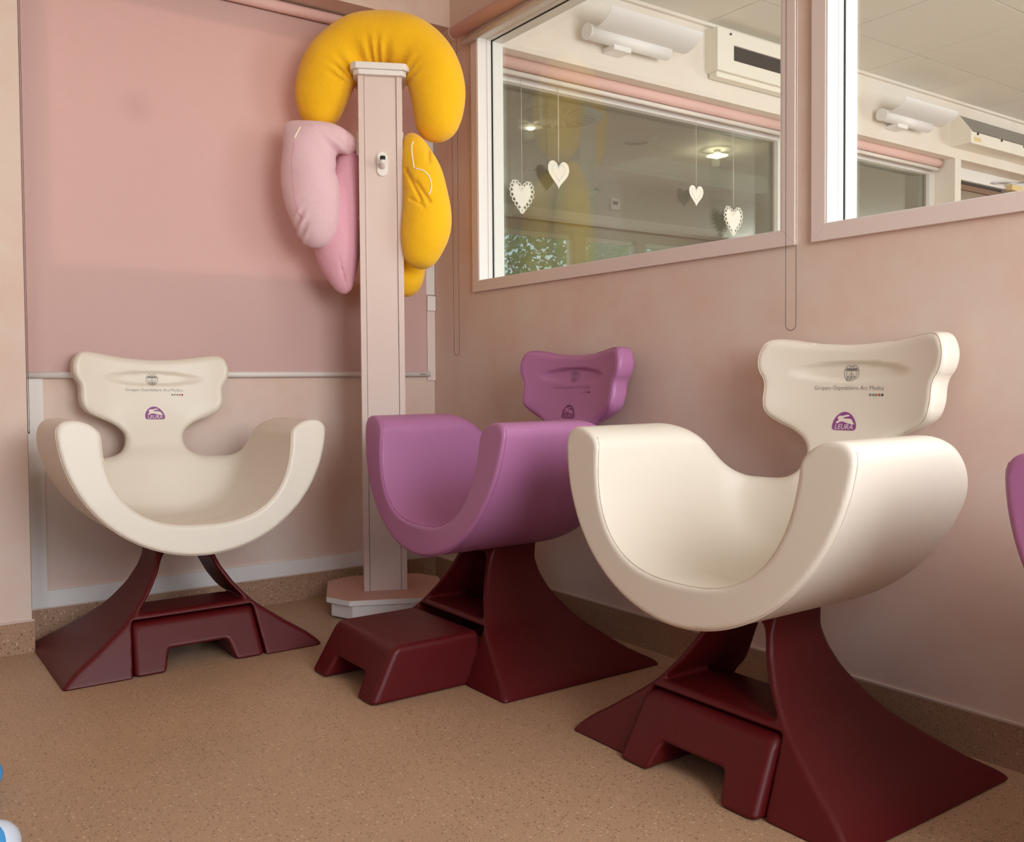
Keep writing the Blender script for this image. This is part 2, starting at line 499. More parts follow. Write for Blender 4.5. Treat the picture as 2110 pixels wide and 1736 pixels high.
# windows in the neighbouring room's back wall
def far_window(name, x0, x1, label):
    e = empty(name, ((x0 + x1) / 2, 0, 1.42)); struct(e); e['label'] = label
    c = (x0 + x1) / 2
    f = MB(); w = .07
    for a, b in (((x0, 1.42), (x0 + w, 2.61)), ((x1 - w, 1.42), (x1, 2.61)), ((x0 + w, 1.42), (x1 - w, 1.42 + w)), ((x0 + w, 2.56), (x1 - w, 2.61))):
        f.box((a[0] - c, -.012, a[1] - 1.42), (b[0] - c, .06, b[1] - 1.42))
    f.build('frame', M_FRAME, e, None, .003)
    g = MB()
    for a, b in (((x0 + w, 1.49), (x0 + w + .008, 2.56)), ((x1 - w - .008, 1.49), (x1 - w, 2.56))):
        g.box((a[0] - c, .018, a[1] - 1.42), (b[0] - c, .03, b[1] - 1.42))
    g.build('gasket', M_CEIL_GAP, e)
    MB().box((x0 + w - c, .03, .07), (x1 - w - c, .038, 1.14)).build('pane', M_GLASS2, e)
    return e
far_window('window_4', NA[0], NA[1], 'window of the next room hung with paper hearts')
far_window('window_5', NB[0], NB[1], 'window of the next room seen through the right interior window')
# door beside it
dr = empty('door_1', (ND[0], 0, 0)); struct(dr); dr['label'] = 'door with white head frame in the next room at the right edge'
MB().box((0, -.03, 2.565), (1.415, .06, 2.66)).build('head_frame', M_FRAME, dr, None, .004)
MB().box((.0, .0, 2.545), (.95, .03, 2.565)).build('gap_seal', M_GASKET, dr)
MB().box((0, .02, 0), (.95, .06, 2.53)).build('leaf', M_DOORT, dr)
MB().box((0, -.005, 2.50), (.95, .02, 2.54)).build('top_rail', M_BROWN, dr)
MB().box((.97, -.08, 2.555), (1.16, -.03, 2.60)).build('door_closer', M_YLABEL, dr, None, .004)
MB().tube([(.72, -.045, 2.585), (1.2, -.14, 2.63)], .007, 8).build('closer_arm', M_STEEL, dr)

# ------------------------------------------------------------------ roller blinds
def bead_chain(mb, xy, loop_dir, z_top, z_bot, half):
    """two strands joined by a loop at the bottom; string of small beads"""
    pts = []
    L = z_top - z_bot - half
    n = int(L / .0062)
    path = []
    for k in range(n): path.append((-half, z_top - k * .0062))
    for k in range(1, 12):
        a = math.pi * k / 12
        path.append((-half * math.cos(a), z_bot + half - half * math.sin(a)))
    for k in range(n): path.append((half, z_bot + half + k * .0062))
    P3 = [(xy[0] + loop_dir[0] * s, xy[1] + loop_dir[1] * s, z) for s, z in path]
    r = .0021
    for p in P3:
        i = len(mb.v)
        mb.v += [(p[0] + r, p[1], p[2]), (p[0] - r, p[1], p[2]), (p[0], p[1] + r, p[2]), (p[0], p[1] - r, p[2]), (p[0], p[1], p[2] + r), (p[0], p[1], p[2] - r)]
        for a, b, c in ((0, 2, 4), (2, 1, 4), (1, 3, 4), (3, 0, 4), (2, 0, 5), (1, 2, 5), (3, 1, 5), (0, 3, 5)):
            mb.f.append((i + a, i + b, i + c)); mb.sm.append(True)
    mb.tube(P3, .0008, 4, False)

def roller(name, origin, axis, length, tube_r, rod_off, rod_r, label, chain=None, group=None):
    """rolled-up blind: tube, end caps, bottom rod, chain"""
    e = empty(name, origin); tag(e, label, 'blind', group)
    ax = Vector(axis)
    MB().tube([(0, 0, 0), ax * length], tube_r, 28).build('tube', M_ROLL, e)
    for s in (-.004, length):
        MB().tube([ax * s, ax * (s + .004)], tube_r * 1.02, 24).build('end_cap', M_CORE, e)
    q = Vector(rod_off)
    MB().tube([q + ax * .02, q + ax * (length - .02)], rod_r, 20).build('bottom_rod', M_CORE, e)
    if chain:
        c = MB(); bead_chain(c, *chain)
        o = c.build('bead_chain', M_CHAIN, e); o['kind'] = 'stuff'
    return e
# our right wall, near window: chain hangs at its far end
roller('roller_blind', (-.045, -.285, 2.622), (0, -1, 0), 1.87, .029, (.012, -.05, -.062), .013,
       'rolled up rose blind above the large interior window by the corner',
       chain=((.012, .022), (0, 1), -.02, -1.505, .024))
roller('roller_blind', (-.045, -2.24, 2.622), (0, -1, 0), 2.0, .029, (.012, -.05, -.062), .013,
       'rolled up rose blind at the top edge above the rightmost interior window',
       chain=((-.0, .045), (0, 1), -.02, -1.478, .019))
roller('roller_blind', (.16, -.075, 2.632), (1, 0, 0), 2.5, .031, (0, 0, -.048), .013,
       'rolled up rose blind seen through glass above the window hung with hearts')
roller('roller_blind', (2.88, -.075, 2.632), (1, 0, 0), 1.6, .031, (0, 0, -.048), .013,
       'rolled up rose blind seen through the right interior window in the next room')
# the lowered blind on the back wall
bl = empty('roller_blind', (-1.84, -.0145, 1.035)); tag(bl, 'lowered rose roller blind covering the recess window on the back wall', 'blind')
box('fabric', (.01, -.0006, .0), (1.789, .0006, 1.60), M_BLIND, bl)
MB().tube([(.0, -.024, 1.62), (1.80, -.024, 1.62)], .024, 28).build('tube', M_ROLL, bl)
MB().tube([(.008, 0, -.003), (1.80, 0, -.003)], .0128, 20).build('bottom_rod', M_CORE, bl)
MB().tube([(1.80, 0, -.003), (1.806, 0, -.003)], .0138, 20).build('end_cap', M_CORE, bl)
mk = MB().box((1.742, -.0132, -.006), (1.775, -.0126, -.002)).build('maker_mark', M_INK, bl)
c = MB(); bead_chain(c, (.006, -.06), (0, 1), 1.6, -.225, .018); o = c.build('bead_chain', M_CHAIN, bl); o['kind'] = 'stuff'

# ------------------------------------------------------------------ implicit surfaces -> quads
def smax(a, b, k):
    h = np.clip(k - np.abs(a - b), 0, None) / k
    return np.maximum(a, b) + h * h * k * .25
def smin(a, b, k): return -smax(-a, -b, k)

def surf_net(fun, lo, hi, h, project=3):
    ax = [np.arange(lo[i], hi[i] + h, h) for i in range(3)]
    G = fun(ax[0][:, None, None], ax[1][None, :, None], ax[2][None, None, :])
    G = np.broadcast_to(G, [len(a) for a in ax])
    n = np.array(G.shape); cn = n - 1
    acc = np.zeros((*cn, 3)); cnt = np.zeros(cn)
    edges = []
    for a in range(3):
        sl0 = [slice(None)] * 3; sl1 = [slice(None)] * 3
        sl0[a] = slice(0, -1); sl1[a] = slice(1, None)
        A, B = G[tuple(sl0)], G[tuple(sl1)]
        idx = np.argwhere((A < 0) != (B < 0))
        va, vb = A[tuple(idx.T)], B[tuple(idx.T)]
        pos = idx.astype(float); pos[:, a] += va / (va - vb)
        u, v = (a + 1) % 3, (a + 2) % 3
        cells = []; ok = np.ones(len(idx), bool)
        for du, dv in ((-1, -1), (0, -1), (0, 0), (-1, 0)):
            c = idx.copy(); c[:, u] += du; c[:, v] += dv
            good = ((c >= 0) & (c < cn)).all(1); ok &= good
            np.add.at(acc, tuple(c[good].T), pos[good]); np.add.at(cnt, tuple(c[good].T), 1)
            cells.append(c)
        edges.append((cells, ok, va < 0))
    act = cnt > 0
    vid = -np.ones(cn, int); vid[act] = np.arange(act.sum())
    V = acc[act] / cnt[act][:, None] * h + np.array([x[0] for x in ax])
    Q = []
    for cells, ok, ins in edges:
        q = np.stack([vid[tuple(np.clip(c, 0, cn - 1).T)] for c in cells], 1)
        q[~ins] = q[~ins][:, ::-1]
        Q.append(q[ok])
    Q = np.concatenate(Q)
    def grad(V):
        e = 2e-3; g = np.zeros_like(V)
        for i in range(3):
            p = V.copy(); p[:, i] += e; m_ = V.copy(); m_[:, i] -= e
            g[:, i] = (fun(*p.T) - fun(*m_.T)) / (2 * e)
        return g
    for _ in range(project):
        g = grad(V); d = fun(*V.T); st = d[:, None] * g / np.maximum((g * g).sum(1), .25)[:, None]
        ln = np.linalg.norm(st, axis=1, keepdims=True)
        V = V - st * np.minimum(1, .5 * h / np.maximum(ln, 1e-9))
    g = grad(V); N = g / np.maximum(np.linalg.norm(g, axis=1, keepdims=True), 1e-9)
    return V, Q, N

def mesh_np(name, V, Q, N=None):
    used = np.unique(Q); rm = -np.ones(len(V), int); rm[used] = np.arange(len(used))
    V = V[used]; Q = rm[Q]
    me = bpy.data.meshes.new(name)
    me.from_pydata(V.tolist(), [], Q.tolist())
    me.polygons.foreach_set('use_smooth', np.ones(len(Q), bool))
    if N is not None:
        me.normals_split_custom_set_from_vertices(N[used].tolist())
    me.update()
    return me

def poly_sdf(P, X, Z):
    P = np.asarray(P); d = np.full(np.broadcast(X, Z).shape, 1e9); s = np.ones_like(d)
    n = len(P)
    for i in range(n):
        a, b = P[i], P[i - 1]
        ex, ez = b - a; wx, wz = X - a[0], Z - a[1]
        t = np.clip((wx * ex + wz * ez) / (ex * ex + ez * ez), 0, 1)
        d = np.minimum(d, (wx - ex * t) ** 2 + (wz - ez * t) ** 2)
        c1 = Z >= a[1]; c2 = Z < b[1]; c3 = ex * wz > ez * wx
        fl = (c1 & c2 & c3) | (~c1 & ~c2 & ~c3)
        s = np.where(fl, -s, s)
    return s * np.sqrt(d)

def chaikin(P, it=2):
    P = np.asarray(P, float)
    for _ in range(it):
        Qn = np.roll(P, -1, 0)
        P = np.stack([.75 * P + .25 * Qn, .25 * P + .75 * Qn], 1).reshape(-1, 2)
    return P

def smooth_curve(zs, xs, lo, hi, sig=.012, n=500):
    t = np.linspace(lo - .1, hi + .1, n); v = np.interp(t, zs, xs)
    dz = t[1] - t[0]; k = np.arange(-40, 41); w = np.exp(-.5 * (k * dz / sig) ** 2); w /= w.sum()
    v2 = np.convolve(np.pad(v, 40, mode='edge'), w, 'valid')
    dv = np.gradient(v2, t)
    return (lambda z: np.interp(z, t, v2)), (lambda z: np.interp(z, t, dv))

# ------------------------------------------------------------------ nursing chair shapes (x across, y back from the front plane, z up)
HALF = [(0, 1.092), (.10, 1.098), (.14, 1.102), (.20, 1.112), (.248, 1.119), (.282, 1.114), (.301, 1.080), (.305, 1.048), (.298, 1.017), (.280, .994), (.276, .966),
        (.279, .935), (.268, .892), (.229, .866), (.178, .846), (.145, .828), (.120, .806), (.110, .783), (.113, .755), (.130, .718), (.162, .690), (.215, .678), (.28, .674),
        (.30, .60), (.23, .54), (0, .51)]
OUTLINE = chaikin(HALF + [(-x, z) for x, z in HALF[-2:0:-1]], 2)
back_front, _bfd = smooth_curve([.3, .5, .6, .7, .8, .875, 1.01, 1.1, 1.3], [.46, .485, .515, .560, .602, .628, .652, .662, .675], .3, 1.3, .03)
ztop_f, ztop_d = smooth_curve([-.3, .34, .40, .46, .51, .56, .61, .9], [.868, .868, .850, .803, .752, .71, .69, .688], -.1, .8, .02)

def head_surface(X, Z):
    wgt = np.clip((Z - .80) / .12, 0, 1); wgt = wgt * wgt * (3 - 2 * wgt)
    base = back_front(Z) - .048 * (np.abs(X) / .3) ** 2.2 * wgt
    q = np.sqrt((X / .180) ** 2 + ((Z - 1.016) / .027) ** 2)
    g = np.clip((1.16 - q) / .48, 0, 1); g = g * g * (3 - 2 * g)
    return base, .011 * g

def sdf_back(X, Y, Z):
    d2 = poly_sdf(OUTLINE, X, Z)
    b, g = head_surface(X, Z)
    flat = back_front(Z) + .054
    d1 = np.maximum(b + g - Y, Y - (flat * .72 + (b + .062) * .28)) * .97
    r = .024
    a, c = d2 + r, d1 + r
    return np.sqrt(np.maximum(a, 0) ** 2 + np.maximum(c, 0) ** 2) + np.minimum(np.maximum(a, c), 0) - r

def sdf_seat(X, Y, Z):
    zc = .862
    dz = np.maximum(zc - Z, 0); yb = np.maximum(Y - .375, 0) / .295
    ub = yb ** 1.5
    q = np.sqrt((X / .466) ** 2 + (dz / .461) ** 2 + ub ** 2) + 1e-9
    gy = 1.5 * ub * np.maximum(yb, 1e-6) ** .5 / .295
    gr = np.sqrt((X / .466 ** 2) ** 2 + (dz / .461 ** 2) ** 2 + gy ** 2) / q
    dout = (q - 1) / np.maximum(gr, 1.2)
    p = 2.6
    ax_, az_ = np.abs(X) / .330 + 1e-6, dz / .358 + 1e-6
    qi = (ax_ ** p + az_ ** p) ** (1 / p)
    gi = np.sqrt((ax_ ** (p - 1) / .330) ** 2 + (az_ ** (p - 1) / .358) ** 2) / qi ** (p - 1)
    din = (qi - 1) / np.maximum(gi, 1.2)
    # gentle dip of the seat, a little lower behind the front rim
    dip = .012 * np.clip((Y - .05) / .12, 0, 1) * np.clip((.60 - Z) / .12, 0, 1)
    din = din - dip - .034 * np.clip((Z - .805) / .06, 0, 1) ** 2
    dbk = (Y - back_front(Z)) * .97
    cav = smax(din, dbk, .12)
    d = smax(dout, -cav, .02)
    sl = ztop_d(Y)
    d = smax(d, (Z - ztop_f(Y)) / np.sqrt(1 + sl * sl), .048)
    ff = -.05 * np.clip((.86 - Z) / .48, 0, 1.1)
    d = smax(d, (ff - Y) * .994, .014)
    return d

def sdf_chair(X, Y, Z): return smin(sdf_seat(X, Y, Z), sdf_back(X, Y, Z), .05)

V, Q, N = surf_net(sdf_chair, (-.485, -.08, .375), (.485, .72, 1.15), .0085)
cen = V[Q].mean(1)
isb = (sdf_back(*cen.T) < sdf_seat(*cen.T)) & (cen[:, 2] > .685)
ME_SEAT = mesh_np('seat_shell', V, Q[~isb], N)
ME_BACK = mesh_np('backrest', V, Q[isb], N)

# molded base
xc_f, xc_d = smooth_curve([0, .012, .052, .092, .138, .176, .202, .255, .317, .364, .44], [.452, .449, .404, .343, .280, .230, .204, .161, .124, .106, .098], 0, .45, .008)
yb_f, yb_d = smooth_curve([0, .012, .065, .107, .146, .185, .226, .264, .311, .355, .44], [.672, .668, .585, .534, .489, .456, .430, .408, .394, .388, .402], 0, .45, .008)
def sdf_base(X, Y, Z):
    A = np.abs(X)
    sx = xc_d(Z); sy = yb_d(Z)
    d = smax((A - xc_f(Z)) / np.sqrt(1 + sx * sx), (.5 * Z - Y) / 1.118, .016)
    d = smax(d, (Y - yb_f(Z)) / np.sqrt(1 + sy * sy), .02)
    d = smax(d, Z - .425, .01)
    d = smax(d, -Z, .006)
    tn = smax((A - (xc_f(Z) - .021)) / np.sqrt(1 + sx * sx), Z - .392, .05)
    tn = smax(tn, np.where(Y < .27, .194, np.where(Y > .29, .03, .194 - (Y - .27) * 8.2)) - Z, .02)
    d = smax(d, -tn, .012)
    hole = smax(A - (.233 - .108 * Z), Z - .175, .012)
    hole = smax(hole, Y - .45, .02)
    return smax(d, -hole, .006)
V, Q, N = surf_net(sdf_base, (-.475, -.02, -.012), (.475, .70, .44), .0068)
ME_BASE = mesh_np('base', V, Q, N)

def sdf_stool(X, Y, Z):
    A = np.abs(X)
    d = smax((A - (.228 - .08 * Z)), (Z - .168), .022)
    d = smax(d, (.55 * Z - Y) / 1.14, .022)
    d = smax(d, Y - .41, .02)
    d = smax(d, .002 - Z, .012)
    nt = smax(A - (.122 - .28 * Z), Z - .072, .012)
    return smax(d, -nt, .014)
V, Q, N = surf_net(sdf_stool, (-.245, -.02, -.01), (.245, .43, .185), .0068)
ME_STOOL = mesh_np('footstool', V, Q, N)

# stitched seams lying on the upholstery
def on_surface(P, off=.0):
    P = np.array(P, float)
    for _ in range(8):
        d = sdf_chair(*P.T) - off; e = 1e-3; g = np.zeros_like(P)
        for i in range(3):
            a = P.copy(); a[:, i] += e; b = P.copy(); b[:, i] -= e
            g[:, i] = (sdf_chair(*a.T) - sdf_chair(*b.T)) / (2 * e)
        P = P - d[:, None] * g / np.maximum((g * g).sum(1), .2)[:, None]
    return P
def seam_mesh(name, paths, r=.0016):
    m = MB()
    for p in paths: m.tube(on_surface(p, .0003), r, 6)
    me = bpy.data.meshes.new(name); me.from_pydata(m.v, [], m.f)
    me.polygons.foreach_set('use_smooth', m.sm); me.update()
    return me
th = np.linspace(0, math.pi, 90)
zo = .85 - .449 * np.sin(th); xo = .464 * np.cos(th)
outer = np.stack([xo, -.05 * (.86 - zo) / .48 + .012, zo], 1)
p_ = 2 / 2.6
xi = .336 * np.sign(np.cos(th)) * np.abs(np.cos(th)) ** p_; zi = .85 - .352 * np.abs(np.sin(th)) ** p_
inner = np.stack([xi, -.05 * (.86 - zi) / .48 + .012, zi], 1)
ME_SEAM = [seam_mesh('seam', [outer]), seam_mesh('seam', [inner])]
# backrest seam a little inside the outline
hp = [p for p in OUTLINE if p[1] > .80]
def head_path(sgn):
    pts = [p for p in chaikin(HALF, 2)[:len(HALF) * 4 - 8] if p[1] > .845 and p[0] > .12]
    return np.array([(sgn * (x - .012 * (x > .2)), float(head_surface(np.array(x), np.array(z))[0]) - .0 + .012, z) for x, z in pts])
ME_SEAM_B = [seam_mesh('seam', [head_path(1)], .0013), seam_mesh('seam', [head_path(-1)], .0013)]

# prints on the backrest
def drop(V2, lift):
    """lay 2-D points (x, z) on the front of the backrest"""
    V2 = np.asarray(V2, float); y = np.full(len(V2), .50)
    for _ in range(40): y = y + np.clip(sdf_back(V2[:, 0], y, V2[:, 1]), -.01, .05) * .9
    return np.stack([V2[:, 0], y - lift, V2[:, 1]], 1)
def print_mesh(name, V2, Fs, lift):
    me = bpy.data.meshes.new(name); me.from_pydata(drop(V2, lift).tolist(), [], Fs); me.update(); return me
def ribbon(V2, Fs, pts, w):
    pts = [Vector(p) for p in pts]
    for a, b in zip(pts, pts[1:]):
        if (b - a).length < 1e-6: continue
        t = (b - a).normalized(); n = Vector((-t.y, t.x)) * w / 2; a2, b2 = a - t * w * .3, b + t * w * .3
        i = len(V2); V2 += [tuple(a2 + n), tuple(a2 - n), tuple(b2 - n), tuple(b2 + n)]; Fs.append((i, i + 1, i + 2, i + 3))
def text_mesh(txt, size, cx, cz, width, shear=0, thin=0.0):
    cu = bpy.data.curves.new('t', 'FONT'); cu.body = txt; cu.size = 1.0; cu.offset = thin; cu.resolution_u = 3; cu.shear = shear
    ob = bpy.data.objects.new('t', cu); COL.objects.link(ob)
    me = bpy.data.meshes.new_from_object(ob.evaluated_get(bpy.context.evaluated_depsgraph_get()))
    bpy.data.objects.remove(ob)
    v = np.array([tuple(x.co)[:2] for x in me.vertices]); fs = [tuple(p.vertices) for p in me.polygons]
    x0, x1 = v[:, 0].min(), v[:, 0].max(); s = width / (x1 - x0)
    v[:, 0] = (v[:, 0] - (x0 + x1) / 2) * s + cx; v[:, 1] = v[:, 1] * s + cz
    return v, fs
EX, EZ, ER = .0, 1.013, .0235
v2, fs = [], []
circ = [(EX + ER * math.cos(a), EZ + ER * math.sin(a)) for a in np.linspace(0, 2 * math.pi, 41)]
ribbon(v2, fs, circ, .0014)
E_ = lambda L: [(EX + x * ER, EZ + z * ER) for x, z in L]
for L in ([(-.35, .55), (-.28, .8), (.28, .8), (.35, .55)], [(-.12, .56), (-.1, .78)], [(.12, .56), (.1, .78)],
          [(-.72, .3), (-.62, .5), (-.1, .5), (0, .36), (.1, .5), (.62, .5), (.72, .3)], [(-.68, .4), (.68, .4)], [(-.66, .46), (.66, .46)],
          [(-.6, .32), (.6, .32)], [(-.5, .24), (-.05, .24)], [(.05, .24), (.5, .24)], [(-.72, .3), (-.62, .24), (-.66, -.35), (-.48, -.5), (-.4, -.42)],
          [(.72, .3), (.62, .24), (.66, -.35), (.48, -.5), (.4, -.42)], [(0, .36), (0, -.12)], [(-.3, -.88), (-.28, -.3), (-.18, -.12), (.18, -.12), (.28, -.3), (.3, -.88)],
          [(-.42, -.82), (-.4, -.42)], [(.42, -.82), (.4, -.42)], [(-.12, -.9), (-.06, -.5), (0, -.28), (.06, -.5), (.12, -.9)], [(0, -.55), (0, -.92)],
          [(-.85, .2), (-.66, .56)], [(.85, .2), (.66, .56)], [(-.62, -.7), (-.5, -.5)], [(.62, -.7), (.5, -.5)]):
    ribbon(v2, fs, E_(L), .0013)
ME_EMBLEM = print_mesh('emblem', v2, fs, .0009)
v2, fs = text_mesh('Gruppo Ospedaliero Ars Medica', .02, .005, .965, .224, 0, -.012)
ME_TEXT = print_mesh('lettering', v2, fs, .0009)
def disc(cx, cz, r, n=14):
    return [(cx + r * math.cos(2 * math.pi * k / n), cz + r * math.sin(2 * math.pi * k / n)) for k in range(n)]
ME_DOTS = [print_mesh('dot', disc(.0745 + .0098 * k, .9515, .0036), [tuple(range(14))], .0009) for k in range(5)]
LX, LZ = .004, .878
logo = chaikin([(-.036, -.026), (-.040, -.016), (-.036, .004), (-.022, .020), (-.004, .0265), (.016, .020), (.031, .004), (.039, -.014), (.036, -.026), (.020, -.0265), (-.02, -.0265)], 2)
ME_LOGO = print_mesh('logo', [(LX + x, LZ + z) for x, z in logo], [tuple(range(len(logo)))], .0009)
rab = chaikin([(-.029, -.0045), (-.0265, -.0085), (-.021, -.0065), (-.014, -.0025), (-.004, -.0025), (.008, -.007), (.019, -.0085), (.0295, -.010), (.0305, -.0065), (.026, -.004),
               (.0235, .002), (.018, .0055), (.008, .0065), (-.004, .006), (-.008, .008), (.002, .0115), (.012, .0125), (.013, .0165), (.002, .017), (-.010, .013), (-.018, .0145), (-.024, .011), (-.025, .005), (-.019, .0025)], 1)
ME_RABBIT = print_mesh('logo_figure', [(LX + x, LZ + z) for x, z in rab], [tuple(range(len(rab)))], .0016)
v2, fs = text_mesh('LEURA', .02, LX, LZ - .0232, .058, .1)
ME_LEURA = print_mesh('logo_lettering', v2, fs, .0016)

def nursing_chair(loc, rz, tilt, cream, label):
    e = empty('nursing_chair', loc, rz); tag(e, label, 'chair', 'nursing chairs along the walls')
    up = M_CREAM if cream else M_PURPLE; sm = M_SEAM_C if cream else M_SEAM_P
    link('base', ME_BASE, M_BASE, e)
    def setm(o):
        o.rotation_euler = (0, tilt, 0)
        p = Vector((0, 0, .42)); o.location = p - Matrix.Rotation(tilt, 3, 'Y') @ p
        return o
    s = setm(link('seat_shell', ME_SEAT, up, e)); [link('seam', q, sm, s) for q in ME_SEAM]
    b = setm(link('backrest', ME_BACK, up, e)); [link('seam', q, sm, b) for q in ME_SEAM_B]
    link('emblem', ME_EMBLEM, M_INK if cream else M_INK_P, b, 'grey line emblem in a circle')
    link('lettering', ME_TEXT, M_INK if cream else M_INK_P, b, 'grey lettering Gruppo Ospedaliero Ars Medica')
    for k, me in enumerate(ME_DOTS):
        m = (M_DOTG if cream else M_INK_P, M_DOTG if cream else M_INK_P, M_DOTG if cream else M_INK_P, M_RED, M_NAVY)[k]
        link('dot', me, m, b)
    link('logo', ME_LOGO, M_LOGO if cream else M_LOGO_P, b, 'violet rounded LEURA logo with a leaping rabbit')
    link('logo_figure', ME_RABBIT, up, b)
    link('logo_lettering', ME_LEURA, up, b)
    return e
FX = -.735
nursing_chair((-1.397, -.742, 0), 0, math.radians(1.5), True, 'cream nursing chair against the back wall below the rose blind')
nursing_chair((-.77, -1.238, 0), -R90, 0, False, 'purple nursing chair whose footstool is pulled out, beside the pillow stand')
nursing_chair((FX, -2.427, 0), -R90, 0, True, 'large cream nursing chair in the right foreground under the interior window')
nursing_chair((FX, -3.652, 0), -R90, 0, False, 'purple nursing chair cut off by the right edge of the picture')

def footstool(loc, rz, label):
    o = link('footstool', ME_STOOL, M_BASE); o.location = loc; o.rotation_euler = (0, 0, rz)
    tag(o, label, 'footstool', 'pull out footstools of the nursing chairs')
footstool((-1.397, -.744, 0), 0, 'maroon footstool pushed in under the cream chair by the blind')
footstool((-1.112, -1.243, 0), -R90, 'maroon footstool pulled out in front of the purple chair')
footstool((FX - .028, -2.427, 0), -R90, 'maroon footstool under the large cream chair in the foreground')
footstool((FX - .01, -3.652, 0), -R90, 'maroon footstool under the purple chair cut off at the right edge')

# ------------------------------------------------------------------ pillow stand
ST_ROT = math.radians(-25.5)
st = empty('pillow_stand', (-.474, -.352, 0), ST_ROT)
tag(st, 'pale rose post with white cap and octagonal base carrying plush pillows', 'stand')
def octo(h, c): return [(-h, -h + c), (-h + c, -h), (h - c, -h), (h, -h + c), (h, h - c), (h - c, h), (-h + c, h), (-h, h - c)]
MB().prism(octo(.232, .088), .006, .068).build('plinth', M_WHITE, st, None, .004)
MB().prism(octo(.252, .095), .068, .0895).build('base_slab', M_WHITE, st, None, .0015)
MB().prism(octo(.2505, .0945), .0895, .0905).build('base_top', M_POST_TOP, st)
for a, b in ((-.18, -.12), (.18, -.12), (-.18, .12), (.18, .12)): MB().prism(disc(a, b, .02, 10), 0, .006).build('foot', M_BLACK, st)
box('panel', (-.067, -.084, .0905), (.067, -.060, 2.297), M_POST, st, .001)
box('back_panel', (-.067, .060, .0905), (.067, .084, 2.297), M_POST, st, .001)
box('stile', (-.093, -.09, .0905), (-.0685, .09, 2.297), M_POST, st, .0012)
box('stile', (.0685, -.09, .0905), (.093, .09, 2.297), M_POST, st, .0012)
MB().prism(octo(.112, .022), 2.297, 2.318).build('cap_moulding', M_WHITE, st, None, .0015)
MB().prism(octo(.124, .022), 2.318, 2.345).build('cap', M_WHITE, st, None, .0015)
def hook(loc, rz, tip=True):
    h = empty('hook', loc, rz); h.parent = st
    st_ = [(.023 * math.cos(a), .029 + .023 * math.sin(a)) for a in np.linspace(0, math.pi, 12)] + [(.023 * math.cos(a), -.029 + .023 * math.sin(a)) for a in np.linspace(math.pi, 2 * math.pi, 12)]
    MB().prism(st_, 0, .008, lambda x, y, t: (x, -t, y)).build('hook_plate', M_WHITE, h, None, .002)
    MB().tube([(0, -.006, -.012), (0, -.03, -.010), (0, -.045, -.002), (0, -.052, .012)], [.012, .0115, .0115, .011], 14).build('peg', M_WHITE, h)
    if tip: MB().tube([(0, -.050, .009), (0, -.0555, .022)], [.0118, .0105], 14).build('peg_tip', M_BLACK, h)
def wire_hook(loc, rz):
    h = MB()
hook((.006, -.084, 1.927), 0)
hook((-.093, -.01, 2.03), -R90)
hook((.093, -.01, 2.035), R90)
ms = None
for z in (2.13, 1.70, 1.18, .96, .62, .30):
    for s in (-1, 1):
        m = MB().prism(disc(0, 0, .006, 10), 0, .003, lambda x, y, t: (s * (.093 + t), x, y)).build('screw_cap', M_POST, st)
        m.location = (0, -.055, z)

# ------------------------------------------------------------------ plush pillows
PIL_ROT = -YAW
def chain_sdf(pts, flat=1.0):
    """tapered round cones through (x, y, z, r)"""
    pts = np.array(pts, float)
    def f(X, Y, Z, k=.03):
        d = None
        for a, b in zip(pts, pts[1:]):
            e = b[:3] - a[:3]
            wx, wy, wz = X - a[0], Y - a[1], Z - a[2]
            t = np.clip((wx * e[0] + wy * e[1] + wz * e[2]) / (e @ e), 0, 1)
            dd = np.sqrt((wx - e[0] * t) ** 2 + ((wy - e[1] * t) * flat) ** 2 + (wz - e[2] * t) ** 2) - (a[3] + (b[3] - a[3]) * t)
            d = dd if d is None else smin(d, dd, k)
        return d
    return f
def resample(pts, n):
    P = np.array(pts, float); t = np.linspace(0, len(P) - 1, n); out = np.zeros((n, P.shape[1]))
    for i, u in enumerate(t):           # Catmull-Rom
        k = min(int(u), len(P) - 2); s = u - k
        p0, p1, p2, p3 = P[max(k - 1, 0)], P[k], P[k + 1], P[min(k + 2, len(P) - 1)]
        out[i] = .5 * (2 * p1 + (p2 - p0) * s + (2 * p0 - 5 * p1 + 4 * p2 - p3) * s ** 2 + (3 * p1 - p0 - 3 * p2 + p3) * s ** 3)
    return out
def bounds(P, pad=.03):
    P = np.asarray(P); r = P[:, 3].max() + pad
    return P[:, :3].min(0) - r, P[:, :3].max(0) + r
def pillow(name, label, loc, group='plush nursing pillows on the stand'):
    e = empty(name, loc, PIL_ROT); tag(e, label, 'pillow', group); return e

# local frame of the pillows: x across the picture, y away, z up; origin at the stand
ORG = Vector((-.474, -.352, 0))
# 1. big yellow horseshoe over the cap
U = [(-.262, 0, 2.178, .078), (-.246, 0, 2.26, .106), (-.205, 0, 2.37, .114), (-.11, 0, 2.458, .110), (.018, .0, 2.482, .112), (.14, .0, 2.455, .110), (.222, 0, 2.37, .112), (.256, 0, 2.25, .110), (.252, 0, 2.128, .090)]
Ur = resample(U, 26); cu = chain_sdf(Ur)
rngf = np.random.RandomState(3)
def yel1(X, Y, Z):
    d = cu(X, Y, Z)
    ang = np.arctan2(X, Z - 2.2)
    rad = np.sqrt(X * X + (Z - 2.25) ** 2)
    w = np.exp(-((rad - .155) / .05) ** 2) * (Z > 2.28)        # puckers on the inner curve
    return d + .006 * w * np.sin(ang * 26 + 2 * np.sin(ang * 7)) + .004 * np.sin(X * 23 + 1) * np.sin(Z * 19) * np.sin(Y * 21 + .5)
lo, hi = bounds(Ur); V, Q, N = surf_net(yel1, lo, hi, .011, 2)
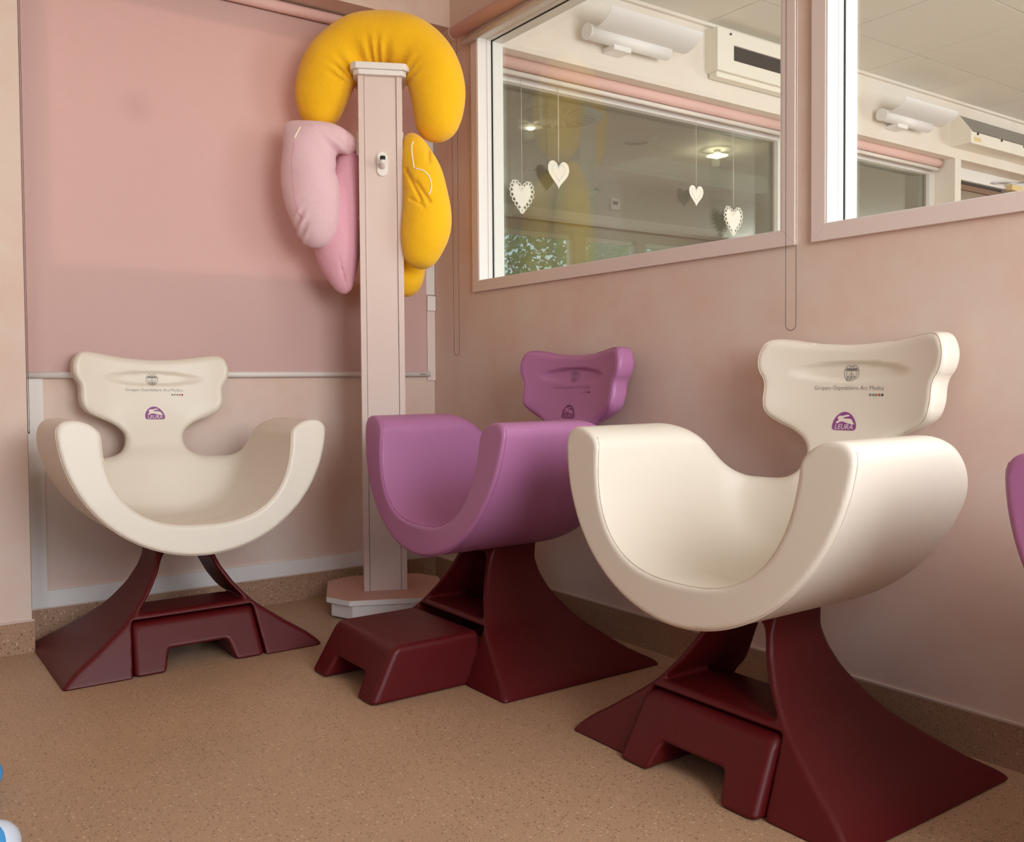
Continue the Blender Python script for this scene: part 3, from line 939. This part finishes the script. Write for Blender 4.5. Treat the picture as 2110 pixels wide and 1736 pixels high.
p1 = pillow('nursing_pillow', 'yellow plush horseshoe nursing pillow hung over the top of the post', ORG)
link('body', mesh_np('pillow_body', V, Q, N), M_YEL, p1)
pp = resample([(-.36, .055, 2.30), (-.30, .06, 2.45), (-.15, .065, 2.56), (.03, .07, 2.585), (.2, .068, 2.545), (.30, .06, 2.44), (.352, .05, 2.30), (.36, .05, 2.2)], 60)
def snap(P, f, off=.0):
    P = np.array(P, float)
    for _ in range(12):
        d = f(*P.T) - off; e = 1e-3; g = np.zeros_like(P)
        for i in range(3):
            a = P.copy(); a[:, i] += e; b = P.copy(); b[:, i] -= e
            g[:, i] = (f(*a.T) - f(*b.T)) / (2 * e)
        P = P - d[:, None] * g / np.maximum((g * g).sum(1), .2)[:, None]
    return P
MB().tube([tuple(x) for x in snap(pp, yel1, .001)], .0035, 6).build('piping', M_PIPE, p1)

# 2. pink pillow folded over the left hook
front = resample([(-.115, -.02, 2.022, .026), (-.165, -.05, 2.03, .042), (-.235, -.08, 2.025, .074), (-.292, -.09, 1.985, .090), (-.292, -.095, 1.88, .106), (-.276, -.095, 1.77, .106), (-.262, -.095, 1.68, .080), (-.262, -.09, 1.632, .058)], 22)
corner = resample([(-.30, -.09, 2.02, .07), (-.345, -.09, 2.055, .040), (-.368, -.09, 2.078, .016)], 6)
cf = chain_sdf(front, 1.15); cc = chain_sdf(corner, 1.1)
def pinkf(X, Y, Z):
    d = smin(cf(X, Y, Z), cc(X, Y, Z), .05)
    s = (X + .20) + .5 * (Z - 1.95)
    d = d + .010 * np.exp(-((X + .16) / .05) ** 2 - ((Z - 1.985) / .07) ** 2) * np.sin((Z + .9 * X) * 70)
    d = d + .012 * np.exp(-((X + .315) / .03) ** 2 - ((Z - 1.66) / .06) ** 2) * np.sin((Z - 1.2 * X) * 95)
    d = d + .012 * np.exp(-((X + .155 - (Z - 1.92) * .6) / .012) ** 2 - ((Z - 1.925) / .035) ** 2)
    return d + .003 * np.sin(X * 31) * np.sin(Z * 24 + 1) * np.sin(Y * 25)
lo, hi = bounds(front); lo = np.minimum(lo, (-.42, -.24, 1.55)); hi = np.maximum(hi, (0, 0, 2.13)); V, Q, N = surf_net(pinkf, lo, hi, .009, 2)
p2 = pillow('nursing_pillow', 'pink plush nursing pillow folded over the left hook of the post', ORG)
link('front_half', mesh_np('pillow_front', V, Q, N), M_PINK, p2)
back = resample([(-.13, .02, 2.0, .035), (-.15, .02, 1.90, .060), (-.176, .01, 1.76, .086), (-.192, -.0, 1.62, .092), (-.184, -.01, 1.52, .072), (-.168, -.015, 1.435, .036), (-.160, -.015, 1.41, .014)], 20)
cb = chain_sdf(back)
def pinkb(X, Y, Z):
    return cb(X, Y, Z) + .006 * np.exp(-((Z - 1.46) / .06) ** 2) * np.exp(-((X + .155 + .2 * (Z - 1.46)) / .006) ** 2)
lo, hi = bounds(back); V, Q, N = surf_net(pinkb, lo, hi, .009, 2)
link('rear_half', mesh_np('pillow_rear', V, Q, N), M_PINK_D, p2)
zp = snap(resample([(-.318, -.19, 2.085), (-.328, -.19, 2.05), (-.338, -.19, 2.02)], 12), pinkf, .0005)
MB().tube([tuple(x) for x in zp], .0032, 6).build('zip', M_PIPE, p2)
sp = snap(resample([(-.335, -.2, 2.0), (-.345, -.2, 1.93), (-.342, -.2, 1.84), (-.332, -.2, 1.74), (-.315, -.2, 1.68)], 30), pinkf, .0)
MB().tube([tuple(x) for x in sp], .0018, 6).build('seam', M_PINK_D, p2)

# 3. second yellow pillow on the right hook
yf = resample([(.138, -.02, 2.045, .022), (.158, -.04, 1.99, .048), (.185, -.055, 1.90, .070), (.205, -.06, 1.79, .086), (.206, -.06, 1.68, .094), (.192, -.06, 1.60, .084), (.178, -.06, 1.545, .058)], 22)
cy = chain_sdf(yf, 1.1)
def yel2(X, Y, Z):
    d = cy(X, Y, Z)
    for (ax_, az_, bx_, bz_, dp) in ((.125, 1.90, .19, 1.76, .014), (.17, 1.84, .225, 1.755, .012), (.145, 1.77, .20, 1.735, .008), (.215, 2.0, .222, 1.93, .010)):
        ex, ez = bx_ - ax_, bz_ - az_
        t = np.clip(((X - ax_) * ex + (Z - az_) * ez) / (ex * ex + ez * ez), 0, 1)
        dd = np.sqrt((X - ax_ - ex * t) ** 2 + (Z - az_ - ez * t) ** 2)
        d = d + dp * np.exp(-(dd / .008) ** 2) * (Y < -.06)
    return d + .003 * np.sin(X * 29) * np.sin(Z * 27) * np.sin(Y * 23)
lo, hi = bounds(yf); V, Q, N = surf_net(yel2, lo, hi, .009, 2)
p3 = pillow('nursing_pillow', 'yellow plush nursing pillow hanging from the right hook of the post', ORG)
link('front_half', mesh_np('pillow_front', V, Q, N), M_YEL, p3)
yb2 = resample([(.13, .05, 2.0, .04), (.10, .13, 1.92, .06), (.05, .15, 1.80, .09), (.03, .15, 1.65, .11), (.055, .14, 1.56, .11), (.09, .13, 1.48, .075), (.098, .13, 1.43, .04)], 20)
cyb = chain_sdf(yb2)
lo, hi = bounds(yb2); V, Q, N = surf_net(lambda X, Y, Z: cyb(X, Y, Z), lo, hi, .011, 2)
link('rear_half', mesh_np('pillow_rear', V, Q, N), M_YEL, p3)
zp = snap(resample([(.150, -.16, 2.055), (.138, -.16, 2.02), (.137, -.16, 1.96), (.150, -.16, 1.905)], 24), yel2, .0005)
MB().tube([tuple(x) for x in zp], .003, 6).build('piping', M_PIPE, p3)
zp = snap(resample([(.160, -.16, 1.90), (.195, -.16, 1.895), (.228, -.16, 1.872), (.240, -.16, 1.835), (.234, -.16, 1.80), (.222, -.16, 1.782)], 30), yel2, .0005)
MB().tube([tuple(x) for x in zp], .003, 6).build('piping', M_PIPE, p3)

# ------------------------------------------------------------------ paper hearts in the far window
def heart_pts(w, h, n=72, fat=3.0):
    out = []
    for k in range(n):
        t = 2 * math.pi * k / n
        x = 16 * math.copysign(abs(math.sin(t)) ** fat, math.sin(t)); y = 13 * math.cos(t) - 5 * math.cos(2 * t) - 2 * math.cos(3 * t) - math.cos(4 * t)
        out.append((x / 32 * w, (y - 12) / 29 * h))
    return out
def paper_heart(x, z_top, z_notch, w, h, lace, label, thick):
    e = empty('paper_heart', (x, -.022, z_notch)); tag(e, label, 'ornament', 'paper hearts hung in the far window')
    MB().tube([(0, 0, -.004), (0, .0, z_top - z_notch)], thick, 6).build('string', M_STRING, e)
    core = heart_pts(w * (.80 if lace else 1), h * (.82 if lace else 1), fat=1.9 if lace else 2.7)
    dz = -h * .07 if lace else 0
    m = MB(); m.prism([(p[0], p[1] + dz) for p in core], -.001, .001, lambda a, b, t: (a, t, b)); m.build('heart', M_PAPER, e)
    if lace:
        r = MB(); P2 = heart_pts(w * .90, h * .93, fat=1.9); n = 24
        for k in range(n):
            px, pz = P2[int(k * len(P2) / n)]
            ring = [(px + .0115 * math.cos(a), -.0, pz + .0115 * math.sin(a) - h * .035) for a in np.linspace(0, 2 * math.pi, 13)]
            r.tube(ring, .0032, 5, False)
        r.build('lace_edge', M_PAPER, e)
    else:
        rr = MB(); P2 = heart_pts(w * .62, h * .62); rr.tube([(a, -.0015, b - h * .14) for a, b in P2] + [(P2[0][0], -.0015, P2[0][1] - h * .14)], .0012, 5, False)
        rr.build('inner_line', M_STRING, e)
paper_heart(.533, 2.58, 2.045, .150, .160, True, 'leftmost lace edged paper heart hanging behind the glass', .0011)
paper_heart(.781, 2.575, 2.185, .146, .150, False, 'largest plain white paper heart behind the glass', .0022)
paper_heart(1.850, 2.57, 2.175, .122, .125, False, 'small plain white paper heart right of the window centre', .0012)
paper_heart(2.184, 2.565, 2.075, .165, .170, True, 'rightmost lace edged paper heart hanging behind the glass', .0012)

# ------------------------------------------------------------------ wall lamps and air curtain boxes in the next room
def wall_lamp(loc, L, label):
    e = empty('wall_lamp', loc); tag(e, label, 'lamp', 'wall uplights in the next room')
    MB().tube([(0, 0, 0), (L * .84, 0, 0)], .040, 24).build('tube_body', M_LAMP, e)
    MB().tube([(-.008, 0, 0), (0, 0, 0)], .042, 24).build('end_disc', M_LAMP_IN, e)
    m = MB(); n = 14; prof = []
    for k in range(n + 1):
        a = math.radians(205 - 105 * k / n)
        prof.append((-.075 + -.155 * math.cos(a) * -1 - .12, .155 * math.sin(a) + .045))
    # quarter-round reflector rising outward from the tube
    prof = [(-.020 - .150 * math.sin(math.radians(5.6 * k)), .010 + .095 * (1 - math.cos(math.radians(5.6 * k)))) for k in range(n + 1)]
    pr2 = [(y * 1.0 , z + .004) for y, z in reversed(prof)]
    poly = prof + pr2
    m.prism(poly, .02, L, lambda y, z, x: (x, y, z))
    m.build('reflector', M_LAMP_IN, e)
    box('wall_bracket', (L * .24, -.02, -.062), (L * .42, .075, -.035), M_LAMP, e, .004)
wall_lamp((.80, -.25, 2.815), .69, 'white wall uplight left of the vent box seen through the large window')
wall_lamp((3.43, -.25, 2.800), .68, 'smaller looking wall uplight seen through the right window')

v1 = empty('vent_box', (1.765, -.175, 2.795)); tag(v1, 'white vent box with a dark slot beside the wall uplight', 'vent', 'vent boxes in the next room')
f = MB(); D = -.095
for a, b in (((0, 0), (.14, .245)), ((.14, 0), (1.2, .075)), ((.14, .165), (1.2, .245)), ((1.06, .075), (1.2, .165))):
    f.box((a[0], D, a[1]), (b[0], D + .02, b[1]))
f.build('front_plate', M_VENT, v1)
h = MB(); h.box((0, D + .02, 0), (.01, 0, .245)).box((1.19, D + .02, 0), (1.2, 0, .245)).box((.01, D + .02, 0), (1.19, 0, .01)).box((.01, D + .02, .235), (1.19, 0, .245))
h.build('housing', M_VENT, v1)
box('slot', (.13, D + .012, .07), (1.07, D + .016, .17), M_DARK, v1)
for x in (.11, .62, 1.1): MB().prism(disc(0, 0, .007, 8), 0, .006, lambda a, b, t, x=x: (x + a, D - t, .222 + b)).build('screw', M_DARK, v1)
box('drip_edge', (.02, -.07, -.03), (1.18, -.01, 0), M_VENT, v1, .003)

v2o = empty('vent_box', (4.43, -.175, 2.735)); tag(v2o, 'white vent box with slanted steel panel at the right edge', 'vent', 'vent boxes in the next room')
MB().prism([(0, 0), (-.16, 0), (-.16, .09), (-.06, .225), (0, .225)], 0, .012, lambda y, z, x: (x, y, z)).build('side_plate', M_VENT, v2o)
MB().prism([(0, 0), (-.155, 0), (-.155, .085), (-.14, .095), (0, .095)], .012, 1.5, lambda y, z, x: (x, y, z)).build('housing', M_VENT, v2o, None, .003)
MB().prism([(-.145, .096), (-.138, .102), (-.056, .22), (-.062, .222)], .012, 1.5, lambda y, z, x: (x, y, z)).build('steel_panel', M_STEEL, v2o)
for x in (.10, .45, .80): MB().prism(disc(0, 0, .009, 8), 0, .008, lambda a, b, t, x=x: (x + a, -.155 - t, .076 + b)).build('screw', M_DARK, v2o)
box('sticker', (.05, -.1565, .02), (.15, -.155, .05), M_YLABEL, v2o)

# ------------------------------------------------------------------ ceiling fittings of the room behind
cd = empty('ceiling_diffuser', (2.25, 1.78, ZC)); tag(cd, 'round ceiling diffuser with radial vanes in the room behind', 'vent')
def ringm(r0, r1, z0, z1, n=40):
    m = MB(); i = 0
    for k in range(n):
        a = 2 * math.pi * k / n; c, s = math.cos(a), math.sin(a)
        m.v += [(r0 * c, r0 * s, z0), (r1 * c, r1 * s, z1)]
    for k in range(n):
        m.f.append((2 * k, 2 * k + 1, (2 * k + 3) % (2 * n), (2 * k + 2) % (2 * n))); m.sm.append(True)
    return m
ringm(.27, .34, -.03, -.002).build('rim', M_CEIL, cd)
ringm(.0, .07, -.028, -.02).build('hub', M_CEIL, cd)
for k in range(16):
    a = 2 * math.pi * k / 16
    o = box('vane', (.06, -.018, -.024), (.28, .018, -.014), M_LAMP_IN, cd); o.rotation_euler = (.4, 0, a)
c2 = empty('ceiling_diffuser', (3.2, 1.95, ZC)); tag(c2, 'plain round ceiling outlet behind the middle of the far window', 'vent')
ringm(.10, .19, -.045, -.001).build('rim', M_CEIL, c2); ringm(.0, .085, -.014, -.022).build('disc', M_LAMP_IN, c2)
def downlight(loc, label, power):
    e = empty('ceiling_lamp', loc); tag(e, label, 'lamp', 'small ceiling lamps in the room behind')
    MB().tube([(0, 0, 0), (0, 0, -.05)], [.03, .035], 20).build('holder', M_LAMP, e)
    ringm(.04, .10, -.06, -.055).build('glass_disc', M_LAMP, e)
    m = bpy.data.materials.new('lamp_glow'); m.use_nodes = True
    b = m.node_tree.nodes['Principled BSDF']; b.inputs['Emission Color'].default_value = (1, .86, .62, 1); b.inputs['Emission Strength'].default_value = power
    MB().tube([(0, 0, -.05), (0, 0, -.062), (0, 0, -.075)], [.042, .040, .02], 20).build('bulb', m, e)
    l = bpy.data.lights.new('lamp_light', 'POINT'); l.energy = power * .12; l.color = (1, .84, .6); l.shadow_soft_size = .04
    lo_ = bpy.data.objects.new('lamp_light', l); COL.objects.link(lo_); lo_.parent = e; lo_.location = (0, 0, -.11)
downlight((4.12, 1.86, ZC), 'lit ceiling lamp glowing behind the right half of the far window', 40)
downlight((2.13, 2.04, ZC), 'dim ceiling lamp behind the left end of the far window', 3)
th_ = empty('wall_sensor', (4.30, 3.47, 2.86)); tag(th_, 'small white wall box with dark display in the room behind', 'sensor')
box('case', (-.06, -.03, -.06), (.06, 0, .06), M_WHITE, th_, .004); box('display', (-.04, -.032, -.01), (.03, -.03, .03), M_DARK, th_)
struct(MB().box((-5.2, 3.44, 2.60), (11.2, 3.48, 2.72)).build('trim_4', M_WHITE_TRIM))

# ------------------------------------------------------------------ blue toy at the left edge
ty = empty('toy', (-2.20, -1.66, 0)); tag(ty, 'blue and white plastic toy on the floor cut off by the left edge', 'toy')
def blob(name, pts, m, h=.008):
    f_ = chain_sdf(pts); P_ = np.array(pts)
    lo, hi = bounds(P_, .02); V, Q, N = surf_net(lambda X, Y, Z: f_(X, Y, Z), lo, hi, h, 2)
    return link(name, mesh_np(name, V, Q, N), m, ty)
blob('handle', [(-.02, .17, .046, .042), (-.02, -.17, .046, .042)], M_TOYW)
blob('knob', [(.055, .205, .050, .042), (-.01, .19, .048, .042)], M_TOYB)
blob('rim', [(.032, -.205, .052, .050), (-.01, -.19, .050, .046)], M_TOYW)
blob('knob', [(.012, -.222, .062, .046), (-.01, -.21, .060, .046)], M_TOYB)

# ------------------------------------------------------------------ outside: lawn and trees (seen only as reflections)
struct(MB().box((-12, -22, -.3), (20, -7.2, -.12)).build('ground_outside', M_GRASS))
def tree(loc, rx, rz, h, label, seed):
    rg = np.random.RandomState(seed)
    e = empty('garden_tree', loc); tag(e, label, 'tree', 'garden trees outside the windows')
    m = MB(); m.tube([(0, 0, 0), (.1, 0, h * .35), (.0, .05, h * .7)], [.14, .10, .05], 10)
    for k in range(5):
        a = k * 1.25; m.tube([(.05, 0, h * (.3 + .07 * k)), (rx * .6 * math.cos(a), rx * .6 * math.sin(a), h * (.45 + .1 * k))], [.05, .015], 6)
    m.build('trunk', M_BARK, e)
    n = 9000; u = rg.normal(size=(n, 3)); u /= np.linalg.norm(u, axis=1)[:, None]
    r = rg.uniform(.45, 1, n) ** .5
    C = u * r[:, None] * np.array([rx, rx, rz]) + np.array([0, 0, h * .62])
    a = rg.normal(size=(n, 3)); a /= np.linalg.norm(a, axis=1)[:, None]
    b = np.cross(a, rg.normal(size=(n, 3))); b /= np.linalg.norm(b, axis=1)[:, None]
    s = rg.uniform(.05, .11, n)[:, None]
    V = np.concatenate([C + a * s, C + b * s * .5, C - a * s, C - b * s * .5]); i = np.arange(n)
    Qd = np.stack([i, i + n, i + 2 * n, i + 3 * n], 1)
    me = bpy.data.meshes.new('crown'); me.from_pydata(V.tolist(), [], Qd.tolist()); me.update()
    o = link('crown', me, M_LEAF, e); o['kind'] = 'stuff'
tree((4.6, -10.2, -.12), 1.9, 2.3, 4.2, 'leafy garden tree outside opposite the left window', 1)
tree((8.6, -10.8, -.12), 2.0, 2.4, 4.4, 'leafy garden tree outside next to the other garden trees', 2)
tree((12.8, -11.2, -.12), 2.1, 2.3, 4.4, 'leafy garden tree furthest right outside', 3)
